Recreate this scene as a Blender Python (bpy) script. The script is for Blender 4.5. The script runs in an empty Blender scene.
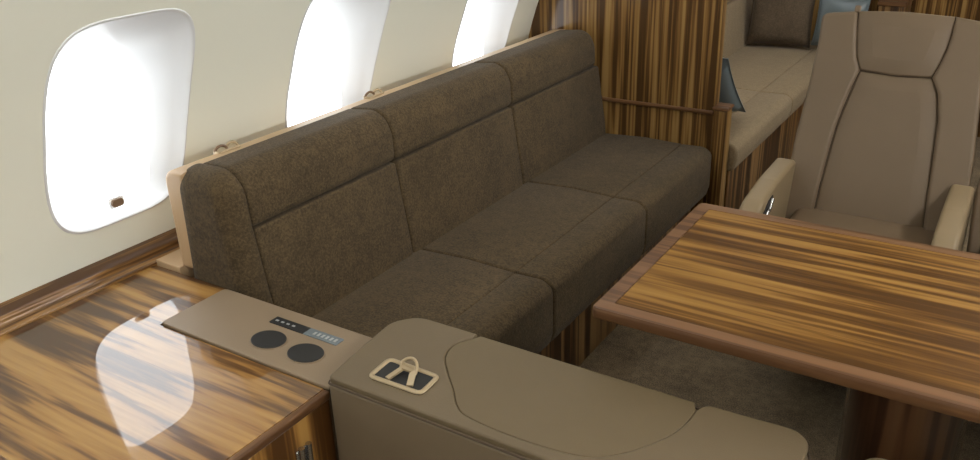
import bpy, bmesh, math, random
from mathutils import Vector, Matrix
from mathutils.geometry import delaunay_2d_cdt
random.seed(7)
D = bpy.data; SC = bpy.context.scene; COL = SC.collection

# ------------------------------------------------------------------ camera, world, light, exposure
EYE = 1.4868
cam = D.cameras.new('camera'); cam.sensor_width = 36; cam.sensor_fit = 'HORIZONTAL'
cam.lens = 842.06 / 980 * 36; cam.clip_start = 0.05
co = D.objects.new('camera', cam); COL.objects.link(co)
R_ = (0.8417094, 0.5390276, -0.0312166); U_ = (-0.1958913, 0.3587447, 0.9126493); F_ = (-0.5031420, 0.7620705, -0.4075496)
co.matrix_world = Matrix(((R_[0], U_[0], -F_[0], 0), (R_[1], U_[1], -F_[1], 0), (R_[2], U_[2], -F_[2], EYE), (0, 0, 0, 1)))
SC.camera = co
w = D.worlds.new('bright_sky'); SC.world = w; w.use_nodes = True
bg = w.node_tree.nodes['Background']; bg.inputs[0].default_value = (0.93, 0.97, 1.0, 1); bg.inputs[1].default_value = 4.2
CEIL_LIGHT = 2.5; COVE_FILL = 7.5; SIDE_FILL = 18.0  # cove and side values feed strips added to brighten wall and sofa
SC.view_settings.view_transform = 'Standard'; SC.view_settings.look = 'None'
SC.view_settings.exposure = 0.0; SC.view_settings.gamma = 1.0; SC.view_settings.use_curve_mapping = False

# ------------------------------------------------------------------ materials
def lin(c):
    c = [v / 255 for v in c]
    return tuple(v / 12.92 if v <= .04045 else ((v + .055) / 1.055) ** 2.4 for v in c) + (1,)
class NT:
    def __init__(s, name):
        s.m = D.materials.new(name); s.m.use_nodes = True; s.t = s.m.node_tree
        s.b = s.t.nodes['Principled BSDF']; s.o = s.t.nodes['Material Output']
    def n(s, typ, **k):
        n = s.t.nodes.new(typ)
        for a, v in k.items():
            if a.startswith('i_'): n.inputs[a[2:].replace('_', ' ')].default_value = v
            else: setattr(n, a, v)
        return n
    def l(s, a, b): s.t.links.new(a, b)
    def mix(s, f, a, b, bt='MIX'):
        n = s.t.nodes.new('ShaderNodeMix'); n.data_type = 'RGBA'; n.blend_type = bt
        for i, v in ((0, f), (6, a), (7, b)):
            if hasattr(v, 'links'): s.l(v, n.inputs[i])
            else: n.inputs[i].default_value = v
        return n.outputs[2]
    def ramp(s, fac, stops, interp='LINEAR'):
        n = s.t.nodes.new('ShaderNodeValToRGB'); cr = n.color_ramp; cr.interpolation = interp
        while len(cr.elements) < len(stops): cr.elements.new(.5)
        for e, (p, c) in zip(cr.elements, stops): e.position = p; e.color = c
        s.l(fac, n.inputs[0]); return n.outputs[0]
    def coords(s, scale=(1, 1, 1), loc=(0, 0, 0), rot=(0, 0, 0)):
        tc = s.n('ShaderNodeTexCoord'); mp = s.n('ShaderNodeMapping')
        mp.inputs['Scale'].default_value = scale; mp.inputs['Location'].default_value = loc; mp.inputs['Rotation'].default_value = rot
        s.l(tc.outputs['Object'], mp.inputs[0]); return mp.outputs[0]
    def noise(s, vec, scale, detail=3, rough=.5, dist=0):
        n = s.n('ShaderNodeTexNoise', i_Scale=scale, i_Detail=detail, i_Roughness=rough, i_Distortion=dist)
        s.l(vec, n.inputs['Vector']); return n.outputs['Fac']
    def bump(s, h, strength, dist=.002):
        b = s.n('ShaderNodeBump', i_Strength=strength, i_Distance=dist); s.l(h, b.inputs['Height']); s.l(b.outputs[0], s.b.inputs['Normal'])
def plain(name, c, rough=.5, metal=0, coat=0):
    m = NT(name); m.b.inputs['Base Color'].default_value = lin(c); m.b.inputs['Roughness'].default_value = rough
    m.b.inputs['Metallic'].default_value = metal; m.b.inputs['Coat Weight'].default_value = coat
    return m.m
def leather(name, c, rough=.5, spec=.4):
    m = NT(name); v = m.coords()
    a = m.noise(v, 9, 2); c1 = lin(c); c0 = lin([x * .93 for x in c])
    m.l(m.mix(a, c0, c1), m.b.inputs['Base Color'])
    vo = m.n('ShaderNodeTexVoronoi', i_Scale=420.0); m.l(v, vo.inputs['Vector'])
    m.bump(vo.outputs['Distance'], .25, .0008)
    m.b.inputs['Roughness'].default_value = rough; m.b.inputs['Specular IOR Level'].default_value = spec
    return m.m
def fabric(name, c, contrast=.26, sc=170, bump=.6):
    m = NT(name); v = m.coords()
    fine = m.noise(v, sc, 3, .7); mid = m.noise(v, 38, 3, .6); big = m.noise(v, 7, 2)
    lo = lin([x * (1 - contrast) for x in c]); hi = lin([min(255, x * (1 + contrast)) for x in c])
    f = m.n('ShaderNodeMath', operation='ADD'); m.l(fine, f.inputs[0])
    g = m.n('ShaderNodeMath', operation='MULTIPLY_ADD'); m.l(mid, g.inputs[0]); g.inputs[1].default_value = .35
    h = m.n('ShaderNodeMath', operation='MULTIPLY'); m.l(big, h.inputs[0]); h.inputs[1].default_value = .25
    m.l(h.outputs[0], g.inputs[2]); m.l(g.outputs[0], f.inputs[1])
    m.l(m.ramp(f.outputs[0], [(.62, lo), (.8, lin(c)), (.98, hi)]), m.b.inputs['Base Color'])
    m.bump(fine, bump, .003)
    m.b.inputs['Roughness'].default_value = .95; m.b.inputs['Specular IOR Level'].default_value = .15
    m.b.inputs['Sheen Weight'].default_value = .07; m.b.inputs['Sheen Roughness'].default_value = .5
    return m.m
def zebrawood(name, along, cols, freq=11., fine=70., seed=0., coat=.8, coat_r=.03, wob=.15, stops=(.43, .49, .54, .64), stretch=.04, cior=1.5):
    """grain runs along the given axis; stripes vary across the other two"""
    m = NT(name)
    sc = [1, 1, 1]; sc[along] = stretch
    v = m.coords(scale=sc, loc=(seed, seed * .7, seed * .3))
    big = m.noise(v, freq, 2.5, .55, wob)
    fi = m.noise(v, fine, 2, .6, .1)
    md = m.noise(v, freq * 2.7, 2, .5, .2)
    a = m.n('ShaderNodeMath', operation='MULTIPLY_ADD'); m.l(md, a.inputs[0]); a.inputs[1].default_value = .35; m.l(big, a.inputs[2])
    b = m.n('ShaderNodeMath', operation='MULTIPLY_ADD'); m.l(fi, b.inputs[0]); b.inputs[1].default_value = .14; m.l(a.outputs[0], b.inputs[2])
    c = m.n('ShaderNodeMath', operation='ADD'); m.l(b.outputs[0], c.inputs[0]); c.inputs[1].default_value = -.245
    m.l(m.ramp(c.outputs[0], [(p, lin(q)) for p, q in zip(stops, cols)]), m.b.inputs['Base Color'])
    m.b.inputs['Roughness'].default_value = .45; m.b.inputs['Specular IOR Level'].default_value = .12
    m.b.inputs['Coat Weight'].default_value = coat; m.b.inputs['Coat Roughness'].default_value = coat_r; m.b.inputs['Coat IOR'].default_value = cior
    return m.m
ZC = ((74, 46, 20), (104, 70, 32), (150, 108, 54), (172, 130, 70))
M = {}
M['wood_console'] = zebrawood('polished_striped_wood', 0, ZC, 23, 110, 3.1, 1, .012, cior=1.75, wob=.3, stops=(.39, .47, .53, .65), stretch=.06)
M['wood_console_front'] = zebrawood('striped_wood_front', 2, ZC, 18, 90, 5.3, .7, .05)
M['wood_table'] = zebrawood('striped_table_wood', 0, ((74, 47, 14), (100, 67, 25), (132, 96, 44), (148, 112, 56)), 25, 120, 8.7, .0, .4, .2, stops=(.40, .49, .56, .68))
M['wood_wall'] = zebrawood('striped_bulkhead_wood', 2, ((72, 49, 24), (96, 68, 35), (127, 95, 51), (148, 117, 70)), 34, 150, 1.3, .5, .12, .3, stretch=.02)
M['wood_base'] = zebrawood('striped_plinth_wood', 2, ((52, 34, 18), (80, 54, 30), (114, 84, 50), (134, 104, 66)), 30, 90, 2.3, .3, .3, .3, stretch=.02)
M['wood_trim'] = zebrawood('moulding_wood', 1, ((78, 50, 24), (104, 72, 36), (136, 98, 54), (156, 118, 70)), 48, 110, 4.4, 1, .12, .2)
M['wood_edge'] = zebrawood('reddish_edge_wood', 0, ((84, 57, 35), (94, 65, 40), (106, 75, 48), (114, 82, 54)), 30, 120, 6.6, .2, .35, .2)
M['wood_edge_y'] = zebrawood('reddish_edge_wood_lengthwise', 1, ((84, 57, 35), (94, 65, 40), (106, 75, 48), (114, 82, 54)), 30, 120, 6.6, .2, .35, .2)
M['wood_dark'] = zebrawood('pedestal_wood', 2, ((58, 36, 22), (74, 48, 30), (92, 62, 40), (104, 72, 46)), 16, 80, 9.6, .9, .12, .2)
M['leather'] = leather('taupe_leather', (112, 97, 77))
M['leather_top'] = leather('taupe_leather_pad', (106, 91, 68), .55)
M['leather_insert'] = leather('olive_taupe_leather', (105, 90, 65), .6)
M['leather_lid'] = leather('beige_lid_leather', (138, 119, 96), .45)
M['leather_chair'] = leather('seat_leather', (110, 93, 73), .5)
M['leather_arm'] = leather('pale_seat_leather', (134, 116, 88), .45)
M['leather_shell'] = leather('sand_shell_leather', (188, 158, 122), .45)
M['sofa'] = fabric('brown_tweed', (77, 64, 45), .2)
M['sofa2'] = fabric('beige_tweed', (134, 117, 92), .07)
M['carpet'] = fabric('taupe_carpet', (106, 92, 72), .3, 260, .9)
M['pillow_brown'] = fabric('brown_weave', (92, 79, 64), .12, 140)
M['silk'] = plain('blue_grey_satin', (98, 108, 112), .3)
M['panel'] = plain('cream_wall_lining', (224, 224, 210), .6)
M['ceiling'] = plain('cream_ceiling_lining', (222, 216, 200), .7)
M['reveal'] = plain('white_window_plastic', (214, 215, 216), .35)
M['latch_white'] = plain('white_latch_plastic', (250, 250, 250), .4)
M['black'] = plain('black_plastic', (13, 12, 10), .6)
M['speaker'] = plain('dark_cup_insert', (25, 23, 20), .55)
M['grey_glass'] = plain('grey_blue_display', (104, 112, 116), .2)
M['mark'] = plain('pale_print', (150, 152, 150), .5)
M['cream_metal'] = plain('cream_plated_metal', (172, 153, 122), .35, .3)
M['chrome'] = plain('brushed_chrome', (190, 190, 192), .25, 1)
M['bronze'] = plain('bronze_plastic', (112, 88, 66), .4, .2)
M['stitch'] = plain('dark_seam_thread', (74, 60, 45), .8)
M['rim'] = plain('satin_rim', (178, 156, 126), .35, .2)
def pane_mat():
    m = NT('clear_window_pane'); t = m.t
    tr = m.n('ShaderNodeBsdfTransparent'); gl = m.n('ShaderNodeBsdfGlossy', i_Roughness=.02); mx = m.n('ShaderNodeMixShader')
    mx.inputs[0].default_value = .05; m.l(tr.outputs[0], mx.inputs[1]); m.l(gl.outputs[0], mx.inputs[2]); m.l(mx.outputs[0], m.o.inputs[0])
    return m.m
M['pane'] = pane_mat()
def emit(name, c, s):
    m = NT(name); m.b.inputs['Emission Color'].default_value = lin(c); m.b.inputs['Emission Strength'].default_value = s
    m.b.inputs['Base Color'].default_value = lin(c); return m.m
M['lamp'] = emit('warm_lamp_diffuser', (255, 250, 240), CEIL_LIGHT)
M['side_fill_glow'] = emit('side_fill_emitter', (252, 250, 246), SIDE_FILL)  # glow of the added fill strip on the aisle side
M['cove_fill_glow'] = emit('cove_fill_emitter', (246, 250, 255), COVE_FILL)  # glow of the added fill strip over the near windows

# ------------------------------------------------------------------ builders (meshes are given in world metres)
def base_of(p):
    v = Vector((0, 0, 0))
    while p is not None: v += Vector(p.location); p = p.parent
    return v
def mob(name, vs, fs, mat, parent=None, sharp=35, at=None):
    me = D.meshes.new(name); off = base_of(parent) if parent is not None else Vector(at or (0, 0, 0))
    me.from_pydata([tuple(Vector(v) - off) for v in vs], [], fs); me.validate()
    bm = bmesh.new(); bm.from_mesh(me); bmesh.ops.remove_doubles(bm, verts=bm.verts, dist=1e-6)
    bmesh.ops.recalc_face_normals(bm, faces=bm.faces); bm.to_mesh(me); bm.free()
    me.polygons.foreach_set('use_smooth', [True] * len(me.polygons)); me.set_sharp_from_angle(angle=math.radians(sharp))
    for p_ in me.polygons:
        if len(p_.vertices) > 4: p_.use_smooth = False
    me.materials.append(M[mat])
    o = D.objects.new(name, me); COL.objects.link(o)
    if parent is not None: o.parent = parent
    else: o.location = off
    return o
def thing(name, label, cat, loc, group=None):
    o = D.objects.new(name, None); COL.objects.link(o); o.location = loc; o.empty_display_size = .05
    o['label'] = label; o['category'] = cat
    if group: o['group'] = group
    return o
def struct(o): o['kind'] = 'structure'; return o
def rpoly(pts, r, n=5):
    """polygon with rounded corners; r is one radius or one per corner"""
    out = []; N = len(pts)
    for i in range(N):
        p = Vector(pts[i]); a = Vector(pts[i - 1]) - p; b = Vector(pts[(i + 1) % N]) - p
        ri = r[i] if isinstance(r, (list, tuple)) else r
        la, lb = a.length, b.length; a.normalize(); b.normalize()
        ang = a.angle(b)
        if ri <= 1e-6 or ang > 3.05: out.append(tuple(p)); continue
        t = min(ri / math.tan(ang / 2), la * .49, lb * .49); rr = t * math.tan(ang / 2)
        c = p + (a + b).normalized() * (rr / math.sin(ang / 2))
        s = p + a * t - c; e = p + b * t - c; tot = s.angle(e); sg = 1 if s.cross(e) > 0 else -1
        for k in range(n + 1):
            q = sg * tot * k / n; out.append((c.x + s.x * math.cos(q) - s.y * math.sin(q), c.y + s.x * math.sin(q) + s.y * math.cos(q)))
    return out
def area(p): return sum(p[i - 1][0] * p[i][1] - p[i][0] * p[i - 1][1] for i in range(len(p))) / 2
def inset(p, d):
    N = len(p); out = []
    for i in range(N):
        a = Vector(p[i - 1]); b = Vector(p[i]); c = Vector(p[(i + 1) % N])
        e1 = (b - a); e2 = (c - b)
        e1 = e1.normalized() if e1.length > 1e-9 else e2.normalized(); e2 = e2.normalized() if e2.length > 1e-9 else e1
        n1 = Vector((-e1.y, e1.x)); n2 = Vector((-e2.y, e2.x)); n = (n1 + n2)
        n = n.normalized() if n.length > 1e-6 else n1
        k = max(n.dot(n1), .5); out.append((b.x + n.x * d / k, b.y + n.y * d / k))
    for _ in range(12):                              # collapse edges that turned over (tight corners)
        bad = False
        for i in range(N):
            j = (i + 1) % N
            ox, oy = p[j][0] - p[i][0], p[j][1] - p[i][1]; nx, ny = out[j][0] - out[i][0], out[j][1] - out[i][1]
            if ox * nx + oy * ny < -1e-12:
                m_ = ((out[i][0] + out[j][0]) / 2, (out[i][1] + out[j][1]) / 2); out[i] = m_; out[j] = m_; bad = True
        if not bad: break
    return out
def prism(prof, f, a, b, ra=.006, rb=None, n=4, puff_a=0, puff_b=0):
    """sweep a closed outline from a to b with rounded end edges; f(u,v,t)->xyz.  returns verts, faces"""
    if rb is None: rb = ra
    if area(prof) < 0: prof = prof[::-1]
    rings = []
    def end(t0, sgn, r, puff):
        L = []
        if r > 0:
            for k in range(n + 1):
                q = math.pi / 2 * k / n; L.append((t0 + sgn * r * (1 - math.cos(q)), r * (1 - math.sin(q))))
            if puff:
                L.insert(0, (t0 - sgn * puff * .4, r + min(.012, r))); L.insert(0, (t0 - sgn * puff, r + .035))
        else: L = [(t0, 0)]
        return L
    A = end(a, 1, ra, puff_a); B = end(b, -1, rb, puff_b)[::-1]
    for t, d in A + B:
        rings.append([f(u, v, t) for u, v in (inset(prof, d) if d else prof)])
    N = len(prof); vs = [p for r_ in rings for p in r_]; fs = []
    for i in range(len(rings) - 1):
        for j in range(N): k = (j + 1) % N; fs.append((i * N + j, i * N + k, (i + 1) * N + k, (i + 1) * N + j))
    fs.append(tuple(range(N))[::-1]); fs.append(tuple(range((len(rings) - 1) * N, len(rings) * N)))
    return vs, fs
XZ = lambda u, v, t: (u, t, v)      # outline in x,z swept along y
XY = lambda u, v, t: (u, v, t)      # outline in x,y swept along z
YZ = lambda u, v, t: (t, u, v)      # outline in y,z swept along x
def rect(x0, x1, y0, y1): return [(x0, y0), (x1, y0), (x1, y1), (x0, y1)]
def pr(name, prof, f, a, b, mat, parent=None, **k):
    sharp = k.pop('sharp', 35); at = k.pop('at', None)
    vs, fs = prism(prof, f, a, b, **k); return mob(name, vs, fs, mat, parent, sharp, at)
def box(name, x0, x1, y0, y1, z0, z1, mat, parent=None, r=.003, **k):
    return pr(name, rpoly(rect(x0, x1, y0, y1), r, 3), XY, z0, z1, mat, parent, ra=r, n=3, **k)
def catmull(p, n=6, closed=False):
    P = [Vector(q) for q in p]; out = []; N = len(P)
    for i in range(N if closed else N - 1):
        a = P[(i - 1) % N] if closed or i > 0 else P[0]; b = P[i]; c = P[(i + 1) % N]; d = P[(i + 2) % N] if closed or i + 2 < N else P[-1]
        for k in range(n):
            t = k / n; out.append(tuple(.5 * ((2 * b) + (c - a) * t + (2 * a - 5 * b + 4 * c - d) * t * t + (3 * b - a - 3 * c + d) * t ** 3)))
    if not closed: out.append(tuple(P[-1]))
    return out
def tube(path, r, closed=False, seg=8, flat=1., up=Vector((0, 0, 1))):
    P = [Vector(p) for p in path]; N = len(P); vs = []; fs = []
    for i in range(N):
        a = P[(i - 1) % N] if closed or i else P[i]; b = P[(i + 1) % N] if closed or i < N - 1 else P[i]
        t = (b - a).normalized(); s = t.cross(up)
        s = s.normalized() if s.length > 1e-4 else t.cross(Vector((0, 1, 0))).normalized()
        u = s.cross(t)
        for k in range(seg):
            q = 2 * math.pi * k / seg; vs.append(P[i] + s * r * math.cos(q) + u * r * flat * math.sin(q))
    for i in range(N if closed else N - 1):
        j = (i + 1) % N
        for k in range(seg): l = (k + 1) % seg; fs.append((i * seg + k, i * seg + l, j * seg + l, j * seg + k))
    if not closed: fs.append(tuple(range(seg))[::-1]); fs.append(tuple(range((N - 1) * seg, N * seg)))
    return vs, fs
def join(*parts):
    vs, fs = [], []
    for v, f in parts: o = len(vs); vs += list(v); fs += [tuple(i + o for i in q) for q in f]
    return vs, fs
def mtube(name, path, r, mat, parent=None, **k): at = k.pop('at', None); v, f = tube(path, r, **k); return mob(name, v, f, mat, parent, 60, at)
def ellipse(cx, cy, rx, ry, n=40): return [(cx + rx * math.cos(2 * math.pi * i / n), cy + ry * math.sin(2 * math.pi * i / n)) for i in range(n)]
def lerp(a, b, t): return a + (b - a) * t

# ------------------------------------------------------------------ cabin shell
CX = -.5; CEIL = 1.88
def wx(h):                                      # left wall lining, curves inward with height
    return -1.804 if h < .4625 else -1.79 + .15 * (h - .65) + .40 * (h - .65) ** 2
Y0, Y1 = -1.6, 5.1
def win_outline(y0, y1, z0=.710, z1=1.203, n=56, grow=0.):
    cy, cz = (y0 + y1) / 2, (z0 + z1) / 2; a, b = (y1 - y0) / 2 + grow, (z1 - z0) / 2 + grow; e = 2 / 4.2; out = []
    for i in range(n):
        q = 2 * math.pi * (i + .5) / n; c, s = math.cos(q), math.sin(q)
        out.append((cy + a * math.copysign(abs(c) ** e, c), cz + b * math.copysign(abs(s) ** e, s)))
    return out
def shell(name, side, wins):
    pts = []; edges = []; faces = []
    X = (lambda h: wx(h)) if side < 0 else (lambda h: 2 * CX - wx(h))
    hs = [0, .25, .5] + [.5 + .06 * i for i in range(1, 23)] + [CEIL]
    ys = [Y0 + (Y1 - Y0) * i / 40 for i in range(41)]
    loops = [win_outline(a, b) for a, b in wins]
    def inside(p, grow=.02): return any(a - grow < p[0] < b + grow and .710 - grow < p[1] < 1.203 + grow for a, b in wins)
    for h in hs:
        for y in ys:
            if not inside((y, h)): pts.append(Vector((y, h)))
    for L in loops:
        s = len(pts); pts += [Vector(p) for p in L]; edges += [(s + i, s + (i + 1) % len(L)) for i in range(len(L))]
    V, E_, F, *_ = delaunay_2d_cdt(pts, edges, [], 0, 1e-6)
    def pip(p, L):
        c = False
        for i in range(len(L)):
            a, b = L[i - 1], L[i]
            if (a[1] > p[1]) != (b[1] > p[1]) and p[0] < (b[0] - a[0]) * (p[1] - a[1]) / (b[1] - a[1]) + a[0]: c = not c
        return c
    fs = []
    for f in F:
        c = sum((V[i] for i in f), Vector((0, 0))) / 3
        if not any(pip(c, L) for L in loops): fs.append(tuple(f))
    return struct(mob(name, [(X(v[1]), v[0], v[1]) for v in V], fs, 'panel', None, 60))
LW = [(-1.35, -.98), (-.58, -.216), (.17, .534), (.905, 1.270), (1.622, 1.992), (2.447, 2.820), (3.34, 3.704), (4.16, 4.524)]
RW = [(-1.1, -.73), (-.35, .014), (.4, .764), (1.15, 1.514), (1.9, 2.264), (2.65, 3.014), (3.4, 3.764), (4.15, 4.514)]
shell('wall_left', -1, LW); shell('wall_right', 1, RW)
def slab(name, prof, f, a, b, mat): return struct(pr(name, prof, f, a, b, mat, None, ra=0, n=1))
slab('floor', rect(-1.84, .84, Y0 - .05, Y1 + .05), XY, -.04, 0, 'carpet')
slab('ceiling', rect(wx(CEIL) - .05, 2 * CX - wx(CEIL) + .05, Y0 - .05, Y1 + .05), XY, CEIL, CEIL + .03, 'ceiling')
sect = [(wx(h) , h) for h in [0] + [.5 + .06 * i for i in range(24)] if h < CEIL] + [(wx(CEIL), CEIL)]
sect = sect + [(2 * CX - x, z) for x, z in reversed(sect)]
slab('wall_back', sect, XZ, Y0 - .04, Y0, 'panel')
slab('wall_front', sect, XZ, Y1, Y1 + .04, 'wood_wall')

def window(k, side, y0, y1, latch=True):
    X = (lambda h: wx(h)) if side < 0 else (lambda h: 2 * CX - wx(h))
    g = side * 1.
    cz = .9625; root = D.objects.new('window_%d' % k, None); COL.objects.link(root); root.location = (X(cz), (y0 + y1) / 2, cz); struct(root)
    n = 56; vs = []; fs = []; XP = -1.825 if side < 0 else 2 * CX + 1.825; yc = (y0 + y1) / 2; hw = (y1 - y0) / 2
    inner = win_outline(yc - .003 - (hw - .052), yc - .003 + (hw - .052), .712, 1.102, n=n)
    outer = win_outline(y0, y1, n=n)
    for d, gr in ((0, .006), (-.0028, .004), (-.003, .001), (.001, -.002), (.006, -.0035)):
        for (y, h) in win_outline(y0, y1, n=n, grow=gr): vs.append((X(h) + g * d, y, h))
    for q in (.25, .5, .75, .93, 1.0):
        for (ya, ha), (yb, hb) in zip(win_outline(y0, y1, n=n, grow=-.0035), inner):
            w_ = q ** .9; y, h = lerp(ya, yb, w_), lerp(ha, hb, w_); vs.append((lerp(X(ha) + g * .006, XP, q), y, h))
    for i in range(9):
        for j in range(n): l = (j + 1) % n; fs.append((i * n + j, i * n + l, (i + 1) * n + l, (i + 1) * n + j))
    mob('window_frame', vs, fs, 'reveal', root, 50)
    v, f = prism(win_outline(yc - .003 - (hw - .052), yc - .003 + (hw - .052), .712, 1.102, n=n, grow=.002), YZ, min(XP, XP + g * .004), max(XP, XP + g * .004), ra=0, n=1)
    mob('pane', v, f, 'pane', root, 60)
    if latch:
        yl = yc + .014; hz = .738; xs = sorted((XP - g * .014, XP - g * .001))
        v, f = prism(rpoly(rect(yl - .022, yl + .022, hz - .014, hz + .014), .008), YZ, xs[0] + .006 * (side > 0), xs[1] - .006 * (side < 0), ra=.002)
        lt = mob('window_latch', v, f, 'latch_white', root, 60)
        v, f = prism(rpoly(rect(yl - .016, yl + .016, hz - .010, hz + .010), .009), YZ, xs[0], xs[1], ra=.002)
        mob('latch_button', v, f, 'bronze', lt, 60)
    lt = D.lights.new('window_portal', 'AREA'); lt.shape = 'RECTANGLE'; lt.size = .30; lt.size_y = .42; lt.cycles.is_portal = True
    lo = D.objects.new('window_portal', lt); COL.objects.link(lo); lo.location = (XP + g * .012, yc, .907)
    d = Vector((-g, 0, 0)); lo.rotation_euler = d.to_track_quat('-Z', 'Y').to_euler()
    return root
order = [LW[3], LW[4], LW[5]] + [q for q in LW if q not in LW[3:6]]
for k, (a, b) in enumerate(order): window(k + 1, -1, a, b)
for k, (a, b) in enumerate(RW): window(len(LW) + k + 1, 1, a, b)

# moulding on top of the cabinet along the wall
mprof = [(-1.82, .575), (-1.741, .575), (-1.737, .579), (-1.7365, .584), (-1.740, .588), (-1.750, .589), (-1.757, .590), (-1.7605, .594), (-1.7612, .600), (-1.7635, .606), (-1.768, .611), (-1.776, .6155), (-1.796, .6265), (-1.82, .6275)]
struct(pr('trim_1', mprof, XZ, -1.2, 3.0, 'wood_trim', None, ra=0, sharp=50))
# wooden partition between the two sofas, with a rail and a lower post
pprof = [(x - .02, z) for x, z in sect[:len(sect) // 2]]
pprof = [(x, z) for x, z in pprof] + [(-.962, CEIL), (-.962, .0)]
struct(pr('wall_partition', pprof, XZ, 3.0, 3.05, 'wood_wall', None, ra=.002, n=2))
struct(box('trim_2', -1.755, -.962, 2.990, 3.0, .572, .588, 'wood_edge', None, r=.004))
p = thing('partition_post', 'striped wooden post with capped top at the open end of the wooden partition', 'post', (-.935, 3.02, 0))
box('post_body', -.962, -.912, 2.992, 3.058, 0, .592, 'wood_wall', p, r=.004)
box('post_cap', -.966, -.906, 2.986, 3.062, .592, .606, 'wood_edge', p, r=.005)

# ceiling light strips
for k, x in enumerate((-.80, -.02)):
    t = thing('ceiling_light', ('long warm ceiling light strip on the window side above the brown sofa', 'long warm ceiling light strip above the chairs and table')[k], 'ceiling light', (x, 1.5, CEIL))
    t['group'] = 'ceiling light strips'
    box('housing', x - .06, x + .06, -.9, 4.8, CEIL - .018, CEIL, 'ceiling', t, r=.004)
    box('diffuser', x - .045, x + .045, -.88, 4.78, CEIL - .024, CEIL - .018, 'lamp', t, r=.002)

t = thing('added_cove_fill', 'unseen added fill strip washing the wall under a valance above the row of oval windows', 'added fill light', (-1.34, 1.5, 1.60))  # out of view, put in to brighten the window wall
pr('valance', rpoly([(-1.283, 1.60), (-1.15, 1.585), (-1.14, 1.60), (-1.19, 1.64), (-1.24, 1.652)], .004), XZ, -1.5, 4.9, 'ceiling', t, ra=.004)  # housing that carries the added wall-wash strip
pr('diffuser', rpoly([(-1.235, 1.5915), (-1.16, 1.583), (-1.16, 1.590), (-1.235, 1.5985)], .002), XZ, -1.45, 4.85, 'cove_fill_glow', t, ra=.001)

t = thing('added_side_fill', 'long unseen fill strip added above the windows on the aisle side, facing the sofa', 'wall light', (.44, 1.5, 1.37))  # out of view, put in to throw sideways light on wall and sofa
pr('housing', rpoly([(.515, 1.30), (.44, 1.30), (.385, 1.41), (.40, 1.43), (.425, 1.432)], .004), XZ, -1.5, 4.9, 'ceiling', t, ra=.004)
pr('diffuser', rpoly([(.435, 1.312), (.431, 1.310), (.3875, 1.396), (.392, 1.398)], .001), XZ, -1.45, 4.85, 'side_fill_glow', t, ra=.001)

# ------------------------------------------------------------------ sofas
def sofa(name, label, ys, xf, xseam, xb, mat, base, hooks):
    y0, y1 = ys[0], ys[-1]
    t = thing(name, label, 'sofa', ((xf + xb) / 2, (y0 + y1) / 2, 0))
    H = .45; hb = .252 if hooks else .335
    for i in range(len(ys) - 1):
        a, b = ys[i], ys[i + 1]
        # seat pad and front roll, divided by a sewn seam
        pr('seat_cushion', rpoly([(xb - .12, .30), (xseam, .30), (xseam, H - .001), (xseam - .15, H + .004), (xb - .0, H - .004), (xb - .12, H - .01)], [.0, .0, .006, .1, .05, .01]), XZ, a + .001, b - .001, mat, t, ra=.010)
        pr('front_roll', rpoly([(xseam, hb), (xf - .012, hb), (xf, hb + .045), (xf, H - .02), (xf - .03, H + .001), (xseam, H - .001)], [.002, .02, .06, .03, .05, .005]), XZ, max(a + .001, y0 + (.08 if hooks else 0)), b - .001, mat, t, ra=.011)
        bx = xb
        lo = [(bx - .15, .36), (bx + .004, .40), (bx - .006, .50), (bx - .040, .715), (bx - .20, .73)]
        up = [(bx - .222, .70), (bx - .046, .722), (bx - .040, .735), (bx - .042, .80), (bx - .062, .843), (bx - .10, .860), (bx - .19, .852), (bx - .222, .83)]
        first, last = i == 0, i == len(ys) - 2
        if hooks: a, b = a - (0 if first else .035), b - (.005 if last else .035)
        pr('back_cushion', rpoly(lo, [.01, .02, .08, .008, .01]), XZ, a + .0005 + (.062 if first else 0), b - .001, mat, t, ra=.011)
        pr('head_roll', rpoly(up, [.01, .008, .02, .06, .05, .05, .03, .02]), XZ, a + .0005 + (.062 if first else 0), b - .001, mat, t, ra=.011, rb=.05 if last else .011)
    # rounded end bolster that closes the near end of the back
    bx = xb
    out = [(bx - .248, .40), (bx + .004, .40), (bx - .006, .50), (bx - .040, .72), (bx - .050, .860), (bx - .232, .856)]
    pr('end_bolster', rpoly(out, [0, 0, .3, .3, .07, .06], 8), XZ, y0, y0 + .0615, mat, t, ra=.05, rb=.008, n=8)
    pr('base', rpoly(rect(xb - .25, xf - (.068 if hooks else .03), y0 + (.08 if hooks else .01), y1), .006), XY, 0, hb + .01, base, t, ra=.002, n=2)
    # leather shell behind the back
    sh = [(-1.646, .593), (bx - .20, .593), (bx - .19, .846), (-1.650, .842)]
    pr('back_shell', rpoly(sh, [.004, .0, .0, .03], 6), XZ, y0 + .006, y1, 'leather_shell', t, ra=.012)
    if hooks: box('shell_foot', -1.740, bx - .262, y0 + .001, y1, .30, .592, 'leather_shell', t)
    for hy in hooks:
        x = bx - .236; z = .845
        hk = mob('belt_hook', *prism(rpoly(rect(x - .014, x + .014, hy - .035, hy + .035), .006), XY, z - .006, z + .004, ra=.002), 'cream_metal', t)
        for dy in (-.018, .016):
            v, f = tube(catmull([(x - .006, hy + dy - .014, z), (x - .003, hy + dy - .012, z + .009), (x, hy + dy, z + .014), (x + .003, hy + dy + .012, z + .009), (x + .006, hy + dy + .014, z)], 5), .0035)
            mob('hook_loop', v, f, 'bronze' if dy < 0 else 'cream_metal', hk, 60)
    return t
sofa('sofa', 'long brown tweed three-seat sofa under the oval windows, on a striped wooden base', [1.12, 1.74, 2.36, 2.985], -.95, -1.07, -1.388, 'sofa', 'wood_base', (1.30, 1.86))
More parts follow.
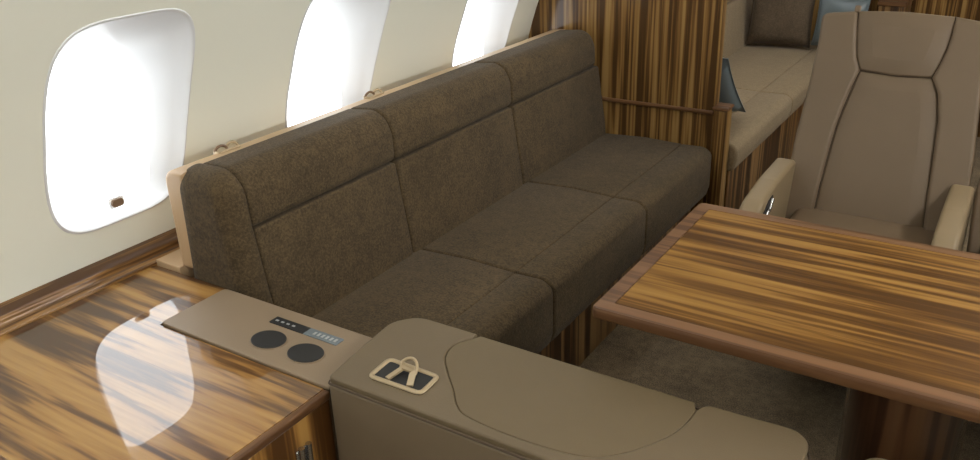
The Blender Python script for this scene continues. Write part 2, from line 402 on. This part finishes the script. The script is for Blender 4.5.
sofa('sofa', 'pale beige sofa behind the wooden partition with pillows on it', [3.062, 3.86, 5.08], -.88, -1.03, -1.388, 'sofa2', 'wood_base', ())

def pillow(name, label, size, th, mat, loc, rot, group='throw pillows on the beige sofa'):
    n = 14; vs = []; fs = []; idx = {}
    for s in (1, -1):
        for i in range(n + 1):
            for j in range(n + 1):
                u, v = 2 * i / n - 1, 2 * j / n - 1
                if s < 0 and (i in (0, n) or j in (0, n)): idx[s, i, j] = idx[1, i, j]; continue
                pin = 1 - .055 * (1 - v * v) * abs(u) ** 3; piv = 1 - .055 * (1 - u * u) * abs(v) ** 3
                z = s * th / 2 * ((1 - u ** 4) * (1 - v ** 4)) ** .55
                z += s * .004 * math.sin(5 * u + 3 * v) * (1 - u * u) * (1 - v * v)
                idx[s, i, j] = len(vs); vs.append(Vector((u * size / 2 * pin, z, v * size / 2 * piv)))
    for s in (1, -1):
        for i in range(n):
            for j in range(n):
                q = (idx[s, i, j], idx[s, i + 1, j], idx[s, i + 1, j + 1], idx[s, i, j + 1]); fs.append(q if s < 0 else q[::-1])
    mt = Matrix.Translation(loc) @ Matrix.Rotation(rot[2], 4, 'Z') @ Matrix.Rotation(rot[0], 4, 'X') @ Matrix.Rotation(rot[1], 4, 'Y')
    t = thing(name, label, 'pillow', loc)
    if group: t['group'] = group
    mob('pillow_cover', [mt @ v for v in vs], fs, mat, t, 80)
    e = []
    for i in range(n): e.append(vs[idx[1, i, 0]])
    for j in range(n): e.append(vs[idx[1, n, j]])
    for i in range(n, 0, -1): e.append(vs[idx[1, i, n]])
    for j in range(n, 0, -1): e.append(vs[idx[1, 0, j]])
    v, f = tube([mt @ p for p in e], .003, closed=True, seg=6)
    mob('piping', v, f, mat, t, 80)
    return t
pillow('throw_pillow', 'blue-grey satin pillow leaning on the back of the wooden partition', .36, .10, 'silk', (-1.150, 3.300, .612), (math.radians(42), 0, math.radians(-4)))
pillow('throw_pillow', 'brown woven square pillow at the far end of the beige sofa', .34, .11, 'pillow_brown', (-1.215, 4.83, .632), (math.radians(-12), 0, math.radians(4)))
pillow('throw_pillow', 'blue-grey satin pillow partly hidden behind the headrest of the nearest leather chair', .26, .09, 'silk', (-.900, 4.80, .612), (math.radians(-12), 0, math.radians(-8)))

# ------------------------------------------------------------------ wood-topped side cabinet in the left foreground
t = thing('side_cabinet', 'glossy striped wood cabinet under the nearest window, reflecting it', 'cabinet', (-1.36, .7, 0))
ZT = .580
top = [(-1.742, .505), (-1.000, .505), (-1.000, .930), (-1.477, .930), (-1.477, 1.117), (-1.742, 1.117)]
pr('worktop', rpoly(top, [.002] * 6, 2), XY, ZT - .03, ZT, 'wood_console', t, ra=.0008, n=2)
box('edge_band', -1.000, -.984, .497, .930, ZT - .017, ZT + .0005, 'wood_edge_y', t, r=.004)
box('edge_band', -1.742, -1.000, .493, .505, ZT - .017, ZT + .0005, 'wood_edge', t, r=.004)
pr('cabinet_body', rpoly([(-1.742, .512), (-1.001, .512), (-1.001, .929), (-1.480, .929), (-1.480, 1.11), (-1.742, 1.11)], .001, 2), XY, 0, ZT - .03, 'wood_console_front', t, ra=.001, n=2)
box('door', -1.000, -.988, .500, .929, .05, ZT - .018, 'wood_console_front', t, r=.002)
h = box('latch_plate', -.988, -.982, .828, .862, .40, .508, 'chrome', t, r=.003)
for dy in (-.009, .009):
    mob('latch_pin', *tube([(-.979, .845 + dy, .42), (-.977, .845 + dy, .515)], .006, seg=12), 'chrome', h, 50)

# leather covered armrest lid with cup inserts and control strip
t = thing('armrest_console', 'flat beige leather armrest panel with two round dark inserts, between cabinet and sofa', 'armrest', (-1.23, 1.02, .5))
LX0, LX1, LY0, LY1, LZ = -1.474, -.985, .931, 1.110, .5865
pr('lid', rpoly(rect(LX0, LX1, LY0, LY1), [.008, .01, .01, .012]), XY, ZT - .001, LZ, 'leather_lid', t, ra=.002)
box('support_box', -1.472, -1.0, .934, 1.108, .0, ZT - .001, 'leather', t, r=.004)
for k, (cx, cy) in enumerate(((-1.212, .995), (-1.108, .995))):
    v, f = prism(ellipse(cx, cy, .043, .035), XY, LZ - .001, LZ + .0016, ra=.001)
    c = mob('cup_insert_rim', v, f, 'leather_lid', t, 40)
    v, f = prism(ellipse(cx, cy, .0400, .0325), XY, LZ, LZ + .0042, ra=.0018)
    c2 = mob('cup_insert', v, f, 'speaker', c, 40)
pn = pr('control_panel', rpoly(rect(-1.267, -1.168, 1.048, 1.074), .002), XY, LZ - .001, LZ + .002, 'black', t, ra=.0008)
pn2 = pr('display', rpoly(rect(-1.168, -1.076, 1.048, 1.074), .002), XY, LZ - .001, LZ + .002, 'grey_glass', t, ra=.0008)
for i in range(4): box('button_mark', -1.258 + .016 * i, -1.250 + .016 * i, 1.058, 1.063, LZ + .0018, LZ + .0026, 'mark', pn, r=.0003)
for i in range(6): box('button_mark', -1.148 + .0115 * i, -1.142 + .0115 * i, 1.055, 1.066, LZ + .0018, LZ + .0026, 'mark', pn2, r=.0003)

# ------------------------------------------------------------------ foreground leather arm block with stowed belt
t = thing('leather_arm_block', 'long taupe leather arm block in the foreground with a stowed seat-belt buckle', 'armrest', (-.57, 1.05, 0))
ins = catmull([(-.818, 1.165), (-.836, 1.130), (-.828, 1.085), (-.790, 1.040), (-.752, 1.003), (-.722, .970), (-.690, .951), (-.620, .944), (-.540, .946), (-.468, .958), (-.430, .986), (-.400, 1.025), (-.374, 1.075), (-.363, 1.125), (-.362, 1.160)], 4)
outer_l = [(-.806, 1.1805), (-.955, 1.176), (-.992, 1.150), (-.988, 1.03), (-.966, .922)]
padL = [(-.350, 1.183), (-.205, 1.190), (-.178, 1.168), (-.172, 1.05), (-.172, .922), (-.974, .920), (-.988, 1.02), (-.998, 1.135), (-.962, 1.180), (-.820, 1.182)]
rl = rpoly(padL, [.02, .03, .05, .05, .04, .01, .1, .05, .05, .016], 6)
pad = rl + [(x, y) for x, y in ins]
ARM = .622
pr('arm_pad', pad, XY, ARM - .013, ARM, 'leather_top', t, ra=.002, rb=.004, n=4)
inp = [(x, y) for x, y in ins] + [(-.372, 1.181), (-.81, 1.181)]
pr('arm_insert', inset(inp if area(inp) > 0 else inp[::-1], .0005), XY, ARM - .013, ARM - .0015, 'leather_insert', t, ra=.002, rb=.003, n=4)
body = rpoly([(-.972, .914), (-.170, .914), (-.166, 1.05), (-.172, 1.176), (-.960, 1.172), (-.982, 1.02)], [.01, .04, .05, .05, .04, .1], 6)
pr('arm_body', body, XY, 0, ARM - .012, 'leather', t, ra=.006, rb=.006, n=4)
mtube('welt', [(x, y, ARM - .0125) for x, y in rpoly([(-.974, .916), (-.170, .916), (-.166, 1.05), (-.172, 1.180), (-.958, 1.178), (-.987, 1.02)], [.01, .04, .05, .05, .04, .1], 6)], 0.0018, 'stitch', t, closed=True, seg=6)
bz = [(-.906, .958), (-.792, .960), (-.796, 1.018), (-.910, 1.020)]
v, f = tube([(x, y, ARM + .002) for x, y in rpoly(bz, .010, 5)], .0052, closed=True, seg=8, flat=.6)
bezel = mob('buckle_bezel', v, f, 'cream_metal', t, 60)
pr('bezel_well', rpoly(inset(bz, .003), .008), XY, ARM - .002, ARM + .0015, 'black', bezel, ra=.0005, n=2)
def bar(a, b, w_, th):
    a, b = Vector(a), Vector(b); d = (b - a).normalized(); s = d.cross(Vector((0, 0, 1))).normalized() * w_ / 2; n_ = s.cross(d).normalized() * th / 2
    vs = [a - s - n_, a + s - n_, a + s + n_, a - s + n_, b - s - n_, b + s - n_, b + s + n_, b - s + n_]
    return vs, [(0, 1, 2, 3), (7, 6, 5, 4), (0, 4, 5, 1), (1, 5, 6, 2), (2, 6, 7, 3), (3, 7, 4, 0)]
bk = mob('belt_buckle', *join(bar((-.872, .966, ARM + .003), (-.861, 1.006, ARM + .010), .010, .004), bar((-.822, .968, ARM + .003), (-.841, 1.006, ARM + .010), .012, .004), bar((-.862, 1.000, ARM + .010), (-.840, 1.000, ARM + .010), .008, .004)), 'cream_metal', bezel, 30)
v, f = tube(catmull([(-.868, 1.002, ARM + .008), (-.870, 1.010, ARM + .015), (-.862, 1.016, ARM + .021), (-.852, 1.018, ARM + .023), (-.842, 1.015, ARM + .021), (-.835, 1.008, ARM + .014), (-.832, .998, ARM + .006)], 5), .0030)
mob('buckle_ring', v, f, 'cream_metal', bk, 60)

t = thing('seat_armrest', 'rounded tip of a tan leather armrest at the bottom edge below the table', 'armrest', (.02, 1.1, 0))
pr('arm_pad', rpoly(rect(-.105, .35, .96, 1.222), [.03, .02, .02, .035], 6), XY, .56, .600, 'leather_arm', t, ra=.004, rb=.012)
pr('arm_body', rpoly(rect(-.10, .345, .965, 1.216), [.03, .02, .02, .035], 6), XY, 0, .562, 'leather_arm', t, ra=.004)

# ------------------------------------------------------------------ table
t = thing('dining_table', 'rectangular striped wood table with reddish border on a dark glossy pedestal', 'table', (0, 1.52, 0))
TX0, TX1, TY0, TY1, TZ = -.598, .735, 1.230, 1.812, .72; bw = .034
ol = rpoly(rect(TX0, TX1, TY0, TY1), [.016] * 4, 6); il = rpoly(rect(TX0 + bw, TX1 - .002, TY0 + bw, TY1 - bw), [.003] * 4, 6)
# border frame: ring swept from the outline to the inlay
vs = []; fs = []; N = len(ol)
def ringz(L, z): vs.extend([(x, y, z) for x, y in L])
prof = [(il, TZ - .024), (inset(ol, .006), TZ - .024), (inset(ol, .001), TZ - .021), (ol, TZ - .016), (ol, TZ - .006), (inset(ol, .001), TZ - .003), (inset(ol, .003), TZ - .0005), (inset(ol, .006), TZ), (il, TZ)]
for L, z in prof: ringz(L, z)
for i in range(len(prof)):
    k = (i + 1) % len(prof)
    for j in range(N): l = (j + 1) % N; fs.append((i * N + j, i * N + l, k * N + l, k * N + j))
mob('table_border', vs, fs, 'wood_edge', t, 35)
pr('table_top', inset(il, .0008), XY, TZ - .022, TZ - .0004, 'wood_table', t, ra=.0006, n=2)
pr('pedestal', ellipse(-.075, 1.535, .105, .17), XY, .02, TZ - .024, 'wood_dark', t, ra=.003, sharp=60)
pr('pedestal_base', ellipse(-.075, 1.535, .15, .22), XY, 0, .025, 'wood_dark', t, ra=.006, sharp=60)
box('mounting_plate', -.30, .15, 1.36, 1.70, TZ - .036, TZ - .024, 'black', t, r=.004)

# ------------------------------------------------------------------ leather chairs behind the table
TILT = .333; CS = math.hypot(1, TILT)
def chair(label, left_arm, right_arm):
    t = thing('lounge_chair', label, 'chair', (-.31, 2.45, 0), 'taupe leather chairs facing the table')
    ox = -.312
    def F(u, s, d):                               # u across, s up the back, d out of the back towards the sitter
        return (u, 2.42 + s * TILT / CS - d / CS, .50 + s / CS + d * TILT / CS)
    head = [(-.442, .578), (-.436, .53), (-.430, .49), (-.422, .45), (-.406, .414), (-.315, .408), (-.222, .412), (-.210, .45), (-.201, .49), (-.197, .53), (-.196, .578), (-.32, .584)]
    cen = [(-.406, .414), (-.418, .37), (-.430, .31), (-.440, .25), (-.446, .18), (-.452, .08), (-.456, -.06), (-.160, -.06), (-.164, .0), (-.172, .10), (-.180, .22), (-.186, .30), (-.200, .37), (-.222, .412), (-.315, .408)]
    lw = [(-.538, .565), (-.534, .49), (-.537, .35), (-.546, .22), (-.548, .10), (-.535, -.06), (-.456, -.06), (-.452, .08), (-.446, .18), (-.440, .25), (-.430, .31), (-.418, .37), (-.406, .414), (-.422, .45), (-.430, .49), (-.436, .53), (-.442, .578)]
    rw = [(-.196, .578), (-.197, .53), (-.201, .49), (-.210, .45), (-.222, .412), (-.200, .37), (-.186, .30), (-.180, .22), (-.172, .10), (-.164, .0), (-.160, -.06), (-.078, -.06), (-.072, .10), (-.080, .22), (-.094, .35), (-.104, .49), (-.098, .565)]
    def panel(nm, pts, d0, d1, mat, r, g=.0008, puff=0):
        pts = pts if area(pts) > 0 else pts[::-1]
        return pr(nm, inset(pts, g), F, d0, d1, mat, t, ra=0, rb=r, n=4, sharp=50, puff_b=puff)
    panel('headrest_panel', head, -.03, .010, 'leather_chair', .006, puff=.006)
    panel('back_panel', cen, -.03, .004, 'leather_chair', .006, puff=.004)
    def rw_round(p, idx, r): return rpoly(p, [r if i in idx else 0 for i in range(len(p))], 4)
    panel('side_wing', rw_round(lw, (0,), .02), -.03, .016, 'leather_chair', .010)
    panel('side_wing', rw_round(rw, (16,), .02), -.03, .016, 'leather_chair', .010)
    out = [(-.545, .10), (-.543, .25), (-.534, .35), (-.530, .49), (-.534, .560), (-.515, .575), (-.32, .583), (-.12, .575), (-.102, .560), (-.107, .49), (-.097, .35), (-.083, .22), (-.080, .0), (-.09, -.2), (-.53, -.2), (-.54, 0)]
    out = out if area(out) > 0 else out[::-1]
    pr('back_shell', out, F, -.13, -.028, 'leather_chair', t, ra=.03, rb=.004, sharp=60)
    # seam welts
    def welt(pts, d): v, f = tube([F(u, s, d) for u, s in catmull(pts, 3)], .0016, seg=6); return v, f
    mob('seam', *join(welt(head[0:5], .006), welt([head[4], head[5], head[6]], .004), welt(head[6:11], .006), welt(cen[0:7], .004), welt(cen[7:14], .004)), 'stitch', t, 60)
    v, f = prism(rpoly(rect(-.452, -.436, .572, .592), .004), F, .0, .014, ra=.003); mob('headrest_tab', v, f, 'leather_chair', t)
    # seat and base
    st = rpoly([(2.44, .36), (2.06, .36), (2.035, .40), (2.045, .455), (2.08, .480), (2.25, .500), (2.45, .510)], [.01, .03, .04, .05, .08, .1, .01])
    pr('seat_cushion', st, YZ, -.505, -.120, 'leather_chair', t, ra=.022)
    pr('seat_base', rpoly(rect(-.50, -.125, 2.24, 2.46), .03), XY, .12, .36, 'leather', t, ra=.01)
    pr('foot', rpoly(rect(-.42, -.20, 2.34, 2.46), .03), XY, 0, .12, 'leather', t, ra=.004)
    def arm(x0, x1, handle):
        zt = .664; ap = [(2.50, .36), (2.03, .36), (2.015, .52), (2.045, .575), (2.12, .618), (2.26, .636), (2.44, .640), (2.50, .61)]
        a = pr('armrest', rpoly(ap, [.01, .03, .08, .08, .1, .1, .04, .03]), YZ, x0, x1, 'leather_arm', t, ra=.012, sharp=60)
        if handle:
            hv = rpoly([(2.125, .550), (2.16, .552), (2.215, .595), (2.215, .612), (2.17, .606), (2.13, .585)], .008)
            hb_ = pr('recline_recess', hv, YZ, x1 - .001, x1 + .0015, 'black', a, ra=.0005, n=2)
            mob('recline_lever', *tube(catmull([(x1 + .003, 2.14, .562), (x1 + .004, 2.155, .578), (x1 + .004, 2.175, .582), (x1 + .003, 2.20, .602)], 4), .0055, seg=10), 'chrome', hb_, 60)
    if left_arm: arm(-.585, -.528, True)
    if right_arm: arm(-.120, -.062, False)
    return t
chair('taupe leather chair with curved dark seams facing the table, nearest the sofa', True, True)
c2 = chair('second taupe leather chair cut off at the right edge of the photo', False, True)
c2.location.x += .487

# wooden side ledge at the far wall behind the chairs
t = thing('side_ledge', 'dark reddish wooden ledge by the far bulkhead beside the pillows', 'shelf', (-.67, 4.98, 0))
box('ledge_top', -.74, -.60, 4.86, 5.09, .70, .725, 'wood_edge', t, r=.005)
box('ledge_body', -.735, -.605, 4.87, 5.09, 0, .70, 'wood_base', t, r=.004)
